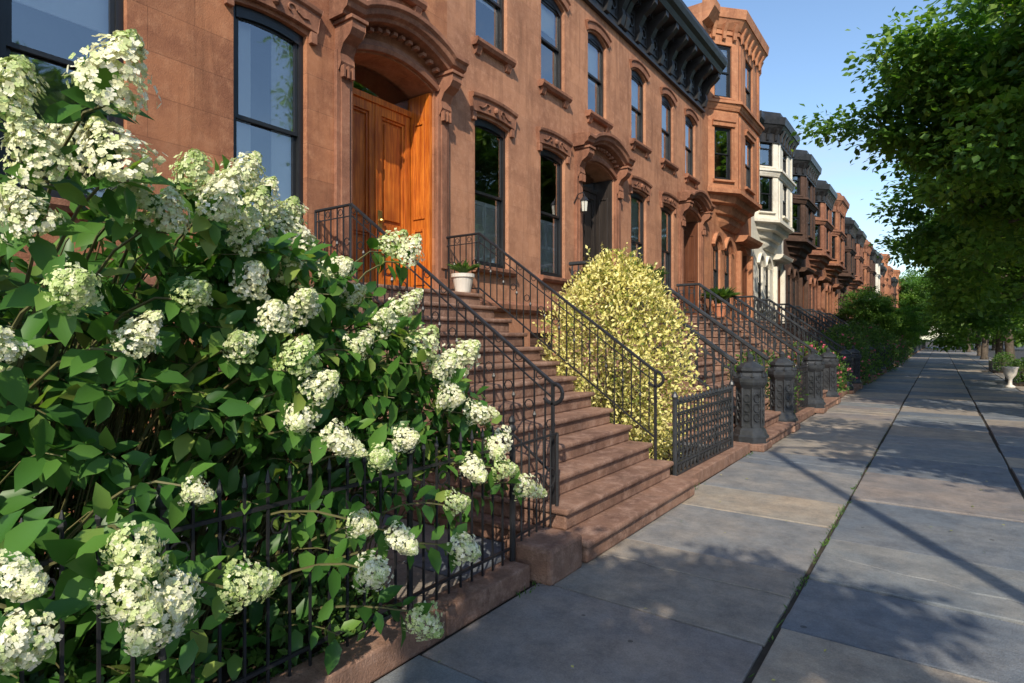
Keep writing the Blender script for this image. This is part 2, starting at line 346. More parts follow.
def door_set(tr,dr,gl,F,u0,u1,zth,zd,zt,woodm,arch=.18,rec=.5,trim=None,surround=True):
    e=.004
    dr.box(F,u0+e,u0+.06,-rec,-.03,zth,zt-arch-.01,woodm); dr.box(F,u1-.06,u1-e,-rec,-.03,zth,zt-arch-.01,woodm)
    for x0,x1 in ((u0+.06,u0+.08),(u1-.08,u1-.06)):
        for a,b in ((zth+.15,zth+1.0),(zth+1.15,zd-.1)):
            for p,q in ((-rec+.14,-rec+.18),(-.16,-.12)): dr.box(F,x0,x1,p,q,a,b,woodm)
            dr.box(F,x0,x1,-rec+.18,-.16,a,a+.04,woodm); dr.box(F,x0,x1,-rec+.18,-.16,b-.04,b,woodm)
    a,b=u0+.081,u1-.081
    dr.box(F,a,b,-rec,-rec+.12,zd,zd+.09,woodm)
    gl.poly([F.p(a,-rec+.04,zd+.09),F.p(b,-rec+.04,zd+.09),F.p(b,-rec+.04,zt),F.p(a,-rec+.04,zt)],M_glass)
    dr.box(F,u0,u1,-rec-.9,-rec-.85,zd-.2,zt,M_room)
    mid=(a+b)/2
    for p,q in ((a,mid-.006),(mid+.006,b)):
        o=-rec+.0; dr.box(F,p,q,o,o+.03,zth,zd,woodm)
        s=.11; dep=.09
        dr.box(F,p,p+s,o+.03,o+dep,zth,zd,woodm); dr.box(F,q-s,q,o+.03,o+dep,zth,zd,woodm)
        zz=[zth,zth+.22,zth+.85,zth+1.0,zd-.14,zd]
        for k in (0,2,4): dr.box(F,p+s,q-s,o+.03,o+dep-.001,zz[k],zz[k+1],woodm)
        for k in (1,3):
            A,B=zz[k],zz[k+1]; P,Q=p+s,q-s
            t,h=.035,.062
            dr.box(F,P,P+t,o+.03,o+h,A,B,woodm); dr.box(F,Q-t,Q,o+.03,o+h,A,B,woodm)
            dr.box(F,P+t,Q-t,o+.03,o+h-.001,A,A+t,woodm); dr.box(F,P+t,Q-t,o+.03,o+h-.001,B-t,B,woodm)
            dr.box(F,P+.085,Q-.085,o+.03,o+.058,A+.085,B-.085,woodm)
    dr.box(F,mid-.02,mid+.02,-rec+.091,-rec+.11,zth+.02,zd-.01,woodm)
    k=F.p(mid+.08,-rec+.13,zth+1.05); dr.lathe((k[0],k[1],k[2]-.03),[(.005,0),(.03,.01),(.035,.03),(.03,.05),(.005,.06)],M_brass,10)
    dr.box(F,mid+.04,mid+.12,-rec+.0915,-rec+.1,zth+.9,zth+1.2,M_brass)
    dr.box(F,u0+e,u1-e,-rec,-.02,zth-.1,zth,trim)
    if surround:
        for x0,x1 in ((u0-.28,u0-.03),(u1+.03,u1+.28)):
            tr.box(F,x0,x1,.002,.06,zth,zt-.25,trim); tr.box(F,x0-.03,x1+.03,.002,.10,zth,zth+.25,trim)
            tr.box(F,x0+.06,x1-.06,.06,.085,zth+.4,zt-.65,trim)
            console(tr,F,x0+.02,x1-.02,zt-.50,trim,1.0,.92)
            tr.box(F,x0-.01,x1+.01,.002,.36,zt+.054,zt+.10,trim)
            for k in range(3):
                tr.box(F,x0+.04+.07*k,x0+.075+.07*k,.08,.15,zt-.60,zt-.45,trim)
        tr.sweep(F,arcpath(u0-.02,u1+.02,zt-arch+.02,arch,14),[(.002,0),(.07,0),(.09,.06),(.05,.09),(.04,.15),(.002,.15)],trim)
        pr=[(.002,0),(.26,0),(.28,.04),(.34,.07),(.36,.13),(.40,.16),(.40,.22),(.002,.26)]
        tr.sweep(F,arcpath(u0-.05,u1+.05,zt+.11,.24,16,flat=.30),pr,trim)
        n=11
        for i in range(n):
            uu=u0+(u1-u0)*(i+.5)/n; q=(i+.5)/n
            tr.box(F,uu-.035,uu+.035,.06,.16,zt+.06+.22*(1-(2*q-1)**2)-.02,zt+.11+.22*(1-(2*q-1)**2)-.02,trim)

def lintel(tr,F,u0,u1,z,trim,rise=.05,orn=True,h=.30):
    pr=[(.002,.02),(.06,.02),(.065,h-.07),(.10,h-.05),(.11,h),(.002,h+.015)] if orn else [(.002,.02),(.05,.02),(.05,h-.05),(.08,h-.03),(.08,h),(.002,h+.01)]
    ex=.11 if orn else .06
    tr.sweep(F,arcpath(u0-ex,u1+ex,z-.02,rise,10),pr,trim)
    if orn:
        for x in (u0-.11,u1+.02): tr.box(F,x,x+.09,.002,.06,z-.14,z-.005,trim)
        c=(u0+u1)/2
        for sgn in (-1,1):
            pts=[]
            for i in range(15):
                t=i/14; an=t*4.6; r=.075*(1-t*.75)
                pts.append(F.p(c+sgn*(.20+r*math.cos(an)),.075,z+.14+r*math.sin(an)))
            tr.tube(pts,.014,trim,4)
            tr.tube([F.p(c+sgn*.29,.075,z+.14),F.p(c+sgn*.36,.075,z+.10),F.p(c+sgn*.44,.075,z+.11)],.014,trim,4)
        tr.lathe(F.p(c,.08,z+.09),[(.005,0),(.04,.02),(.05,.06),(.035,.1),(.005,.12)],trim,8)
def sill(tr,F,u0,u1,z,trim,br=True):
    tr.prism(F,u0-.10,u1+.10,[(.002,z-.12),(.09,z-.12),(.13,z-.07),(.13,z-.015),(.002,z)],trim)
    if br:
        for x in (u0-.04,u1-.08): tr.prism(F,x,x+.12,[(.002,z-.25),(.04,z-.23),(.085,z-.122),(.002,z-.122)],trim)

def cornice(mb,F,Lw,z0,z1,mat,proj=.8,step=.76):
    prof=[(.002,z0),(.10,z0),(.10,z0+.07),(.06,z0+.09),(.06,z1-.62),(.14,z1-.56),(.18,z1-.5),(proj-.2,z1-.42),(proj-.14,z1-.3),(proj-.05,z1-.22),(proj,z1-.1),(proj,z1),(.002,z1+.03)]
    mb.prism(F,0,Lw,prof,mat)
    n=max(1,round(Lw/step))
    for i in range(n+1):
        u=.12+(Lw-.24)*i/n
        mb.prism(F,u-.09,u+.09,[(.062,z0+.12),(.14,z0+.14),(.2,z0+.35),(.17,z0+.5),(.3,z0+.72),(.48,z0+.85),(proj-.22,z0+.95),(proj-.22,z1-.425),(.062,z1-.43)],mat)
        if i<n:
            v=u+(Lw-.24)/n
            a,b=u+.16,v-.16
            mb.box(F,a,b,.06,.085,z0+.22,z0+.26,mat); mb.box(F,a,b,.06,.085,z1-.78,z1-.74,mat)
            mb.box(F,a,a+.04,.06,.084,z0+.26,z1-.78,mat); mb.box(F,b-.04,b,.06,.084,z0+.26,z1-.78,mat)
            mb.tube([F.p((a+b)/2+.11*math.cos(t),.09,z0+.5+.11*math.sin(t)) for t in np.linspace(0,2*math.pi,11)[:-1]],.025,mat,4,True)
            k=u+.13
            while k<v-.13:
                mb.box(F,k,k+.06,.1,.27,z1-.60,z1-.47,mat); k+=.12

NR=13; RH=2.5/NR; TR=.2625; LAND=.7
def stoop(mb,F,u0,u1):
    mb.box(F,u0,u1,.003,LAND,RH*(NR-1),2.5-.055,M_step); mb.box(F,u0-.03,u1+.03,.003,LAND+.035,2.5-.055,2.5,M_step)
    for i in range(1,NR):
        lv=NR-i; o=LAND+TR*i; z=lv*RH; w=.10 if lv==1 else 0
        mb.box(F,u0-w,u1+w,.003,o,z-RH,z-.055,M_step)
        mb.box(F,u0-.03-w,u1+.03+w,.004,o+.035,z-.055,z-.0005,M_step)
def ring(mb,F,u,o,z,r,mat,t=.006):
    mb.tube([F.p(u,o+r*math.cos(a),z+r*math.sin(a)) for a in np.linspace(0,2*math.pi,9)[:-1]],t,mat,4,True)
def railing(mb,F,u,heavy,mat):
    top=[(.06,3.38),(LAND+.02,3.38),(3.42,1.45)] if not heavy else [(.06,3.36),(LAND,3.36),(3.35,1.42)]
    def zt(o):
        for (a,za),(b,zb) in zip(top[:-1],top[1:]):
            if a<=o<=b: return za+(zb-za)*(o-a)/(b-a)
        return top[-1][1]
    r=.02 if not heavy else .042
    path=[F.p(u,o,z) for o,z in top]
    if not heavy:
        path+= [F.p(u,3.42+.10*math.sin(t),1.36+.09*math.cos(t)) for t in np.linspace(.5,4.2,9)]
    mb.tube(path,r,mat,6)
    off=.80 if not heavy else .78
    mb.tube([F.p(u,o,z-off) for o,z in top],.013 if not heavy else .025,mat,4)
    if not heavy: mb.tube([F.p(u,o,z-.13) for o,z in top],.009,mat,4)
    o=.12; k=0; sp=.115 if not heavy else .15
    while o<top[-1][0]-.03:
        z=zt(o)
        if heavy:
            mb.tube([F.p(u,o,z-off),F.p(u,o,z-off+.1),F.p(u,o,z-off+.2),F.p(u,o,z-.45),F.p(u,o,z-.25),F.p(u,o,z-.03)],[.014,.014,.03,.014,.028,.014],mat,6)
            if k%2==0:
                ring(mb,F,u,o+sp/2,z-.2,.055,mat,.01); ring(mb,F,u,o+sp/2,z-.6,.055,mat,.01)
        else:
            mb.tube([F.p(u,o,z-off),F.p(u,o,z-.01)],.0085,mat,4)
            if k%2==0: ring(mb,F,u,o+sp/2,z-.42,.045,mat)
            else:
                mb.tube([F.p(u,o-.0,z-.46),F.p(u,o,z-.43),F.p(u,o,z-.40)],[.009,.02,.009],mat,5)
                ring(mb,F,u,o+sp/2,z-.07,.038,mat,.005)
        if k%6==0:
            lv=max(0,min(NR,math.floor((LAND+TR*NR-o)/TR)))*RH if o>LAND else 2.5
            mb.tube([F.p(u,o,min(lv,z-off)),F.p(u,o,z-off)],.012,mat,4)
        o+=sp; k+=1
    if not heavy:
        mb.tube([F.p(u,3.42,.19),F.p(u,3.42,1.44)],.02,mat,6)
        mb.tube([F.p(u,.06,2.5),F.p(u,.06,3.37)],.016,mat,6); mb.tube([F.p(u,LAND,2.5),F.p(u,LAND,3.37)],.016,mat,6)
def newel(mb,c,mat):
    mb.lathe(c,[(.30,0),(.30,.10),(.27,.13),(.25,.20),(.215,.24),(.205,.30),(.205,.88),(.23,.92),(.26,.96),(.275,1.0),(.275,1.06),(.22,1.10),(.20,1.15),(.23,1.19),(.22,1.24),(.12,1.31),(.05,1.34),(.055,1.38),(.06,1.41),(.03,1.45),(.004,1.47)],mat,8,math.pi/8)
    for k in range(8):
        a=2*math.pi*(k+.5)/8; x,y=math.cos(a),math.sin(a)
        mb.tube([(c[0]+x*.21,c[1]+y*.21,c[2]+.26),(c[0]+x*.21,c[1]+y*.21,c[2]+.9)],.022,mat,5)
        mb.lathe((c[0]+x*.245,c[1]+y*.245,c[2]+1.06),[(.02,0),(.035,.03),(.025,.06),(.004,.1)],mat,5)
        a=2*math.pi*k/8; x,y=math.cos(a),math.sin(a); tx,ty=-y,x; R=.2
        for zz,rr in ((.42,.05),(.58,.055),(.74,.05)):
            mb.tube([(c[0]+x*R+tx*rr*math.cos(t),c[1]+y*R+ty*rr*math.cos(t),c[2]+zz+rr*1.3*math.sin(t)) for t in np.linspace(0,2*math.pi,9)[:-1]],.015,mat,4,True)

def shell(mb,F,W,top,mat,depth=11):
    mb.poly([F.p(0,0,0),F.p(0,-depth,0),F.p(0,-depth,top),F.p(0,0,top)],mat)
    mb.poly([F.p(W,0,0),F.p(W,-depth,0),F.p(W,-depth,top),F.p(W,0,top)],mat)
    mb.poly([F.p(0,-depth,0),F.p(W,-depth,0),F.p(W,-depth,top),F.p(0,-depth,top)],mat)
    mb.poly([F.p(0,-.0,top-.02),F.p(W,-.0,top-.02),F.p(W,-depth,top-.02),F.p(0,-depth,top-.02)],M_roof)

def finish(parts,e):
    for k,mb in parts.items():
        if mb.f: mb.obj(k,e,bevel=(.018 if k=='stoop' else (.006 if k in('trim','door') else 0)))

WD=6.1
def plain_house(name,s0,mw,mt,doorm,styles,heavy):
    e=empty(name,(-6.2,s0,0)); F=F0
    P={k:MB() for k in('walls','trim','window_frames','window_glass','interior','door','cornice','stoop','stoop_railing')}
    win1=[(.68,1.62,3.05,5.54,.05),(2.66,3.58,3.05,5.54,.05)]
    win0=[(.68,1.62,.75,1.95),(2.30,3.22,.75,1.95)]
    win2=[(.70,1.58,6.75,8.6,.13),(2.68,3.56,6.75,8.6,.13),(4.55,5.43,6.75,8.6,.13)]
    dop=(4.25,5.8,2.5,5.72,.18,.52)
    ops=win0+win1+win2+[dop]
    wall(P['walls'],F,WD,0,9.3,ops,mw); shell(P['walls'],F,WD,10.5,mw)
    for i,(w,st) in enumerate(zip(win0+win1+win2,styles)):
        window(P['window_frames'],P['window_glass'],P['interior'],F,w[0],w[1],w[2],w[3],st,arch=(w[4] if len(w)>4 else 0))
    for w in win1: lintel(P['trim'],F,w[0],w[1],w[3],mt); sill(P['trim'],F,w[0],w[1],w[2],mt,False)
    for w in win2: lintel(P['trim'],F,w[0],w[1],w[3]-.10,mt,.12,False,.20); sill(P['trim'],F,w[0],w[1],w[2],mt)
    for w in win0: sill(P['trim'],F,w[0],w[1],w[2],mt,False)
    P['trim'].prism(F,0,3.5,[(.002,2.3),(.06,2.3),(.10,2.36),(.10,2.44),(.002,2.5)],mt)
    door_set(P['trim'],P['door'],P['window_glass'],F,4.25,5.8,2.5,5.22,5.72,doorm,trim=mt)
    cornice(P['cornice'],F,WD,9.05,10.55,M_cor)
    stoop(P['stoop'],F,3.6,6.05)
    im=M_irong if heavy else M_iron
    for u in (3.66,6.0): railing(P['stoop_railing'],F,u,heavy,im)
    if heavy:
        for u in (3.58,6.08):
            P['stoop'].box(F,u-.3,u+.3,3.3,3.89,.002,.12,M_step)
            newel(P['stoop_railing'],F.p(u,3.6,.12),im)
    finish(P,e); return e

hA=plain_house('brownstone_house',.85,M_A,M_Bt,M_wood,['none','none','half','drape','half','blind','none'],False)
hB=plain_house('brownstone_house',6.95,M_B,M_Bt,M_dk,['none','none','shutter','shutter','blind','half','blind'],True)
hC=plain_house('brownstone_house',13.05,M_B,M_Bt,M_brd,['none','none','blind2','blind2','blind','blind','drape'],True)
hZ=link_copy(hA,'brownstone_house',(-6.2,.847,0),0,(1,-1,1))

def bay_house(name,s0,mw,mt,mc,top,heavycor=True):
    e=empty(name,(-6.2,s0,0)); F=F0
    P={k:MB() for k in('walls','trim','window_frames','window_glass','interior','door','cornice','stoop','stoop_railing')}
    b0,b1,cd,p=.6,5.35,.95,.7
    g=[(1.15,1.95,3.1,5.3,.4),(2.45,3.25,3.1,5.3,.4)]; g0=[(.7,1.6,.75,1.95),(2.2,3.1,.75,1.95)]
    dop=(4.2,5.6,2.5,5.4,.3,.52)
    wall(P['walls'],F,WD,0,6.8,g+g0+[dop],mw)
    wall(P['walls'],F,WD,6.8,top,[],mw); shell(P['walls'],F,WD,top,mw)
    for w in g+g0: window(P['window_frames'],P['window_glass'],P['interior'],F,w[0],w[1],w[2],w[3],'blind' if len(w)>4 else 'none',arch=(w[4] if len(w)>4 else 0))
    for w in g: sill(P['trim'],F,w[0],w[1],w[2],mt,False); P['trim'].sweep(F,arcpath(w[0]-.1,w[1]+.1,w[3]-.38,.42,10),[(.002,0),(.1,0),(.12,.12),(.002,.14)],mt)
    door_set(P['trim'],P['door'],P['window_glass'],F,4.2,5.6,2.5,4.95,5.4,M_brd,arch=.3,trim=mt,surround=False)
    for x in (3.95,5.62): P['trim'].box(F,x,x+.2,.002,.16,2.5,5.1,mt)
    P['trim'].prism(F,3.75,6.0,[(.002,5.42),(.3,5.42),(.42,5.5),(.48,5.62),(.002,5.66)],mt)
    def foot(ex): return [(b0-ex,0),(b0+cd-ex*.45,p+ex),(b1-cd+ex*.45,p+ex),(b1+ex,0)]
    def slab(mb,ea,eb,za,zb,mat):
        A=foot(ea);B=foot(eb); mb.faces([F.p(u,o+.003,za) for u,o in A]+[F.p(u,o+.003,zb) for u,o in B],[(0,1,2,3),(4,5,6,7),(0,1,5,4),(1,2,6,5),(2,3,7,6)],mat)
    prev=[(1.9,0),(2.4,.08),(3.6,.08),(4.1,0)]; full=foot(0); K=[(5.68,.0),(5.85,.18),(6.05,.25),(6.1,.42),(6.35,.55),(6.4,.78),(6.62,.86),(6.66,1.06)]
    for (za,ta),(zb,tb) in zip(K[:-1],K[1:]):
        lerp=lambda t:[(a[0]+(b[0]-a[0])*t,a[1]+(b[1]-a[1])*t+.003) for a,b in zip(prev,full)]
        A,B=lerp(ta),lerp(tb)
        P['trim'].faces([F.p(u,o,za) for u,o in A]+[F.p(u,o,zb) for u,o in B],[(0,1,2,3),(0,1,5,4),(1,2,6,5),(2,3,7,6),(4,5,6,7)],mt)
    slab(P['trim'],.09,.09,6.661,6.8,mt)
    zb2=6.8+(top-6.8)*.5
    zs=[6.801,zb2,top]
    fp=foot(0)
    sty=['blind','half','none','drape','blind','half']; si=int(s0)
    hw=1.75 if top>12 else 1.5
    for k in range(2):
        za,zb=zs[k],zs[k+1]-(.5 if k==1 else .0)
        for a,b in zip(fp[:-1],fp[1:]):
            l=math.hypot(b[0]-a[0],b[1]-a[1]); du,do=(b[0]-a[0])/l,(b[1]-a[1])/l
            pa=F.p(a[0],a[1],0); ud=(do*1.0,du*1.0); nd=(du,-do)
            FF=Frame((pa[0],pa[1]),ud,nd)
            zz=za+(.3 if k==0 else .12)
            if l>2:
                m=l/2; ops=[(m-.5,m+.5,zz,zz+hw,.0)]
            else: ops=[(l/2-.34,l/2+.34,zz,zz+hw,.0)]
            wall(P['walls'],FF,l,za,zb,ops,mw,.2)
            for w in ops:
                si+=1
                window(P['window_frames'],P['window_glass'],P['interior'],FF,w[0],w[1],w[2],w[3],sty[si%6],back=.06)
                P['trim'].prism(FF,w[0]-.07,w[1]+.07,[(.002,w[2]-.1),(.09,w[2]-.08),(.09,w[2]-.02),(.002,w[2])],mt)
                if k==0: P['trim'].prism(FF,w[0]-.1,w[1]+.1,[(.002,w[3]+.01),(.06,w[3]+.01),(.07,w[3]+.12),(.11,w[3]+.15),(.11,w[3]+.19),(.002,w[3]+.2)],mt)
                if l>2:
                    for x in (.12,l-.3): P['trim'].box(FF,x,x+.18,.002,.05,za+.05,zb-.45,mt)
    z_=zb2-.001
    slab(P['trim'],.04,.08,z_-.3,z_-.22,mt); slab(P['trim'],.08,.13,z_-.219,z_-.1,mt); slab(P['trim'],.17,.17,z_-.099,z_,mt)
    c=P['cornice']
    slab(c,.05,.05,top-.95 if heavycor else top-.7,top-.55,mc); slab(c,.08,.26,top-.549,top-.25,mc); slab(c,.29,.33,top-.249,top+.05,mc); slab(c,.1,.1,top+.051,top+.3 if heavycor else top+.1,mc)
    for a,b in zip(foot(.05)[:-1],foot(.05)[1:]):
        l=math.hypot(b[0]-a[0],b[1]-a[1]); du,do=(b[0]-a[0])/l,(b[1]-a[1])/l; pa=F.p(a[0],a[1],0)
        FF=Frame((pa[0],pa[1]),(do,du),(du,-do)); n=max(2,round(l/.45))
        for i in range(n):
            u=(i+.5)*l/n; c.prism(FF,u-.06,u+.06,[(.005,top-.9),(.06,top-.86),(.09,top-.65),(.2,top-.4),(.005,top-.4)],mc)
    c.prism(F,0,.58,[(.002,top-.6),(.2,top-.5),(.4,top-.2),(.4,top+.05),(.002,top+.08)],mc); c.prism(F,5.42,6.1,[(.002,top-.6),(.2,top-.5),(.4,top-.2),(.4,top+.05),(.002,top+.08)],mc)
    stoop(P['stoop'],F,3.6,6.05)
    for u in (3.66,6.0): railing(P['stoop_railing'],F,u,True,M_irong)
    for u in (3.58,6.08):
        P['stoop'].box(F,u-.3,u+.3,3.3,3.89,.002,.12,M_step); newel(P['stoop_railing'],F.p(u,3.6,.12),M_irong)
    finish(P,e); return e
y=19.15
D=bay_house('bay_window_house',y,M_D,M_D,M_D,12.6,False)
E=bay_house('bay_window_house',y+6.1,M_W,M_W,M_cor,10.9)
G=bay_house('bay_window_house',y+12.2,M_K,M_K,M_cor,10.9)
H=bay_house('bay_window_house',y+18.3,M_R,M_Bt,M_cor,10.7)
I=bay_house('bay_window_house',y+24.4,M_A,M_Bt,M_Bt,11.2)
seq=[G,H,I,G,E,H,D,I,H,G,D,I,H,D,I,H]
for i,h in enumerate(seq): link_copy(h,'bay_window_house',(-6.2,y+30.5+6.1*i,0),0,(1,1,.97+.03*math.sin(i*2.1)))
opp=[hC,hB,hA,hC,hB,H,I,G,hC,hA,H,D,I]
for i,h in enumerate(opp): link_copy(h,'brownstone_house' if h in(hA,hB,hC) else 'bay_window_house',(27,-8+6.1*i,0),math.pi,(1,1,.78),skip=('stoop_railing','interior'))

# ------------------------------------------------------------ ground
XF=Frame((0,0),(1,0),(0,1))
def sheet(name,x0,x1,y0,y1,z,mat,th=.02):
    mb=MB(); mb.box(XF,x0,x1,y0,y1,z-th,z,mat); return mb.obj(name)
g=MB(); g.poly([(-700,-700,-.2),(700,-700,-.2),(700,900,-.2),(-700,900,-.2)],M_grnd); g.obj('ground')
sheet('road',3.96,16.3,-60,320,-.13,M_asph)
sheet('sidewalk_bed',-6.19,3.74,-40,320,-.028,M_joint,.1)
sheet('opposite_sidewalk',16.5,26.95,-60,320,0.0,M_grnd,.15)
cb=MB()
yy=-40
while yy<200: cb.box(XF,3.76,3.95,yy,yy+2.39,-.18,.004,M_slate); cb.box(XF,16.3,16.48,yy,yy+2.39,-.18,.004,M_slate); yy+=2.4
cb.obj('kerb',bevel=.015,rnd=True)
sl=MB(); cols=[-2.50,-.85,.80,2.30,3.74]
for ci,(xa,xb) in enumerate(zip(cols[:-1],cols[1:])):
    yy=-14+random.random()*1.2; last=0
    while yy<150:
        ln=random.choice([.85,1.1,1.45,1.7,1.3,1.0]) if yy<60 else 2.4
        last=(last+random.uniform(.2,.8))%1; sl.cur=last; gp=.008+random.random()*.007; dz=random.uniform(-.011,.008)
        ja,jb=random.uniform(0,.016),random.uniform(0,.016)
        x0,x1,y0,y1=xa+gp+ja,xb-gp-jb,yy+gp,yy+ln-gp
        if random.random()<.38 and yy<40:
            t=random.uniform(.3,.7); q=random.uniform(-.25,.25); ym=y0+(y1-y0)*t; k=.004
            pts=[(x0+(x1-x0)*i/8, min(y1-.1,max(y0+.1,ym+q*(i/4-1)+random.uniform(-.045,.045)))) for i in range(9)]
            A=[(x0,y0),(x1,y0)]+[(a,b-k) for a,b in reversed(pts)]; B=[(a,b+k) for a,b in pts]+[(x1,y1),(x0,y1)]
            polys=[A,B]
        else:
            j=lambda:random.uniform(-.006,.006)
            polys=[[(x0,y0+j()),(x1,y0+j()),(x1,y1+j()),(x0,y1+j())]]
        for Pn in polys:
            n=len(Pn); dz2=dz+random.uniform(-.005,.005)
            tx,ty=random.uniform(-.005,.005),random.uniform(-.005,.005)
            sl.faces([(a,b,-.05) for a,b in Pn]+[(a,b,dz2+tx*(a-x0)+ty*(b-y0)) for (a,b) in Pn],[tuple(range(n,2*n))]+[(i,(i+1)%n,n+(i+1)%n,n+i) for i in range(n)],M_slate)
        yy+=ln
sl.obj('bluestone_sidewalk',bevel=.008,rnd=True)
ya=MB()
yy=-10
while yy<60:
    x=-6.18
    while x<-2.74:
        x2=min(x+.85,-2.735)
        ya.cur=random.random()*.35; ya.box(XF,x+.006,x2-.006,yy+.006,yy+.894,-.05,-.004+random.uniform(-.003,.003),M_slate)
        x=x2
    yy+=.9
ya.obj('areaway_paving',rnd=True)
sb=MB()
sb.box(XF,-4.3,-3.0,-3,2.9,-.01,.05,M_soil); sb.box(XF,-5.2,-2.74,7.25,9.9,-.01,.05,M_soil)
for i in range(1,9): sb.box(XF,-5,-2.74,7.25+6.1*i,9.9+6.1*i,-.01,.05,M_soil)
sb.obj('soil_bed')

def curb(y0,y1):
    mb=MB(); yy=y0
    while yy<y1-.1:
        l=min(1.8,y1-yy); mb.box(XF,-2.73,-2.5,yy+.003,yy+l-.003,-.02,.15,M_step); yy+=l
    return mb.obj('stone_curb',bevel=.015)
curb(-8,3.74); curb(7.15,10.15)
for i in range(1,12): curb(7.15+6.1*i,10.15+6.1*i)
blk=MB(); blk.box(XF,-2.80,-2.36,3.80,4.3,-.02,.26,M_step); blk.obj('stone_block',bevel=.03)
def fence(y0,y1,x=-2.66,h=1.0,zb=.15):
    e=empty('iron_fence',(x,y0,0)); mb=MB(); l=y1-y0
    for z in (zb+.10,zb+h-.12): mb.tube([(0,0,z),(0,l,z)],.013,M_iron,4)
    n=int(l/.12)
    for i in range(n+1):
        q=i*l/n; post=i%12==0 or i==n
        mb.tube([(0,q,zb-.03),(0,q,zb+h-.02)],.02 if post else .0085,M_iron,6 if post else 4)
        if post: mb.lathe((0,q,zb+h-.02),[(.02,0),(.034,.02),(.034,.04),(.02,.06),(.03,.085),(.02,.115),(.003,.13)],M_iron,8)
        else: mb.lathe((0,q,zb+h-.02),[(.0085,0),(.017,.02),(.003,.08)],M_iron,5)
        if i<n and i%2==0:
            mb.tube([(0,q+.06+.045*math.cos(a),zb+h-.22+.045*math.sin(a)) for a in np.linspace(0,2*math.pi,9)[:-1]],.006,M_iron,4,True)
    mb.obj('bars',e); return e
fence(-6,3.72)
for i in range(1,9): fence(7.2+6.1*i,10.1+6.1*i)
sd=empty('iron_gate',(0,0,0)); mb=MB()
for z in (.32,1.02): mb.tube([(-2.66,3.74,z),(-2.72,4.48,z)],.012,M_iron,4)
for i in range(7):
    t=i/6; mb.tube([(-2.66-.06*t,3.74+.74*t,.1 if 0<i<6 else 0),(-2.66-.06*t,3.74+.74*t,1.02+.08*math.sin(math.pi*t))],.009 if 0<i<6 else .018,M_iron,5)
for i in range(3):
    t=(i+.5)/3; mb.tube([(-2.66-.06*t,3.74+.74*t+.08*math.cos(a),.66+.08*math.sin(a)) for a in np.linspace(0,6.283,12)[:-1]],.007,M_iron,4,True)
mb.obj('bars',sd)
of=empty('cast_iron_fence',(-2.64,7.12,0)); mb=MB(); l=2.45
for z in (.17,.30,.92,1.04): mb.tube([(0,0,z),(0,l,z)],.017,M_irong,4)
n=17; st=l/n
for i in range(n+1): mb.tube([(0,i*st,.16),(0,i*st,1.05)],.011 if i%6 else .022,M_irong,4)
for i in range(n):
    q=(i+.5)*st
    for z,rr in ((.38,.058),(.50,.05),(.61,.062),(.72,.05),(.84,.058)):
        mb.tube([(0,q+min(rr,.062)*math.cos(a),z+rr*math.sin(a)) for a in np.linspace(0,6.283,9)[:-1]],.009,M_irong,4,True)
    mb.tube([(0,q-.06,.18),(0,q,.29)],.008,M_irong,4); mb.tube([(0,q+.06,.18),(0,q,.29)],.008,M_irong,4)
    mb.lathe((0,q,1.04),[(.01,0),(.028,.03),(.02,.06),(.003,.085)],M_irong,6)
for q in (0,l): mb.tube([(0,q,0),(0,q,1.12)],.028,M_irong,8); mb.lathe((0,q,1.1),[(.03,0),(.045,.03),(.03,.07),(.004,.1)],M_irong,8)
mb.obj('panel',of)

# ------------------------------------------------------------ foliage
T_FULL=np.array([[0,0,0],[.28,.42,.05],[.28,0,-.03],[.28,-.42,.05],[.65,.36,.02],[.65,0,-.05],[.65,-.36,.02],[1,0,-.14]],float)
FC_FULL=[(0,2,1),(0,3,2),(1,2,5,4),(2,3,6,5),(4,5,7),(5,6,7)]
T_S=np.array([[0,0,0],[.5,.45,.06],[1,0,-.05],[.5,-.45,.06]],float); FC_S=[(0,3,2),(0,2,1)]
T_P=np.array([[0,0,0],[.6,.45,.12],[1,0,.1],[.6,-.45,.12]],float); FC_P=[(0,3,2,1)]
def unit(a): return a/np.maximum(np.linalg.norm(a,axis=-1,keepdims=True),1e-9)
def leaves(name,parent,P,A,Nn,Ls,Ws,mat,rnd,T=T_S,FC=FC_S,smooth=False):
    P=np.asarray(P,float);A=unit(np.asarray(A,float));Nn=np.asarray(Nn,float)
    Nn=unit(Nn-A*np.sum(A*Nn,axis=1,keepdims=True)); B=np.cross(Nn,A)
    Ls=np.asarray(Ls)[:,None,None];Ws=np.asarray(Ws)[:,None,None]
    V=P[:,None,:]+Ls*T[None,:,0:1]*A[:,None,:]+Ws*T[None,:,1:2]*B[:,None,:]+Ls*T[None,:,2:3]*Nn[:,None,:]
    k=len(T);n=len(P); V=V.reshape(-1,3)
    fs=[]
    off=(np.arange(n)*k)
    for f in FC: fs+= (off[:,None]+np.array(f)[None,:]).tolist()
    me=bpy.data.meshes.new(name); me.from_pydata(V.tolist(),[],fs); me.materials.append(mat)
    a=me.attributes.new('rnd','FLOAT','POINT'); a.data.foreach_set('value',np.repeat(np.asarray(rnd,float),k))
    if smooth: me.polygons.foreach_set('use_smooth',[True]*len(me.polygons))
    me.update(); o=bpy.data.objects.new(name,me); COL.objects.link(o)
    if parent: o.parent=parent
    return o
def rvec(n): return unit(rng.normal(size=(n,3)))

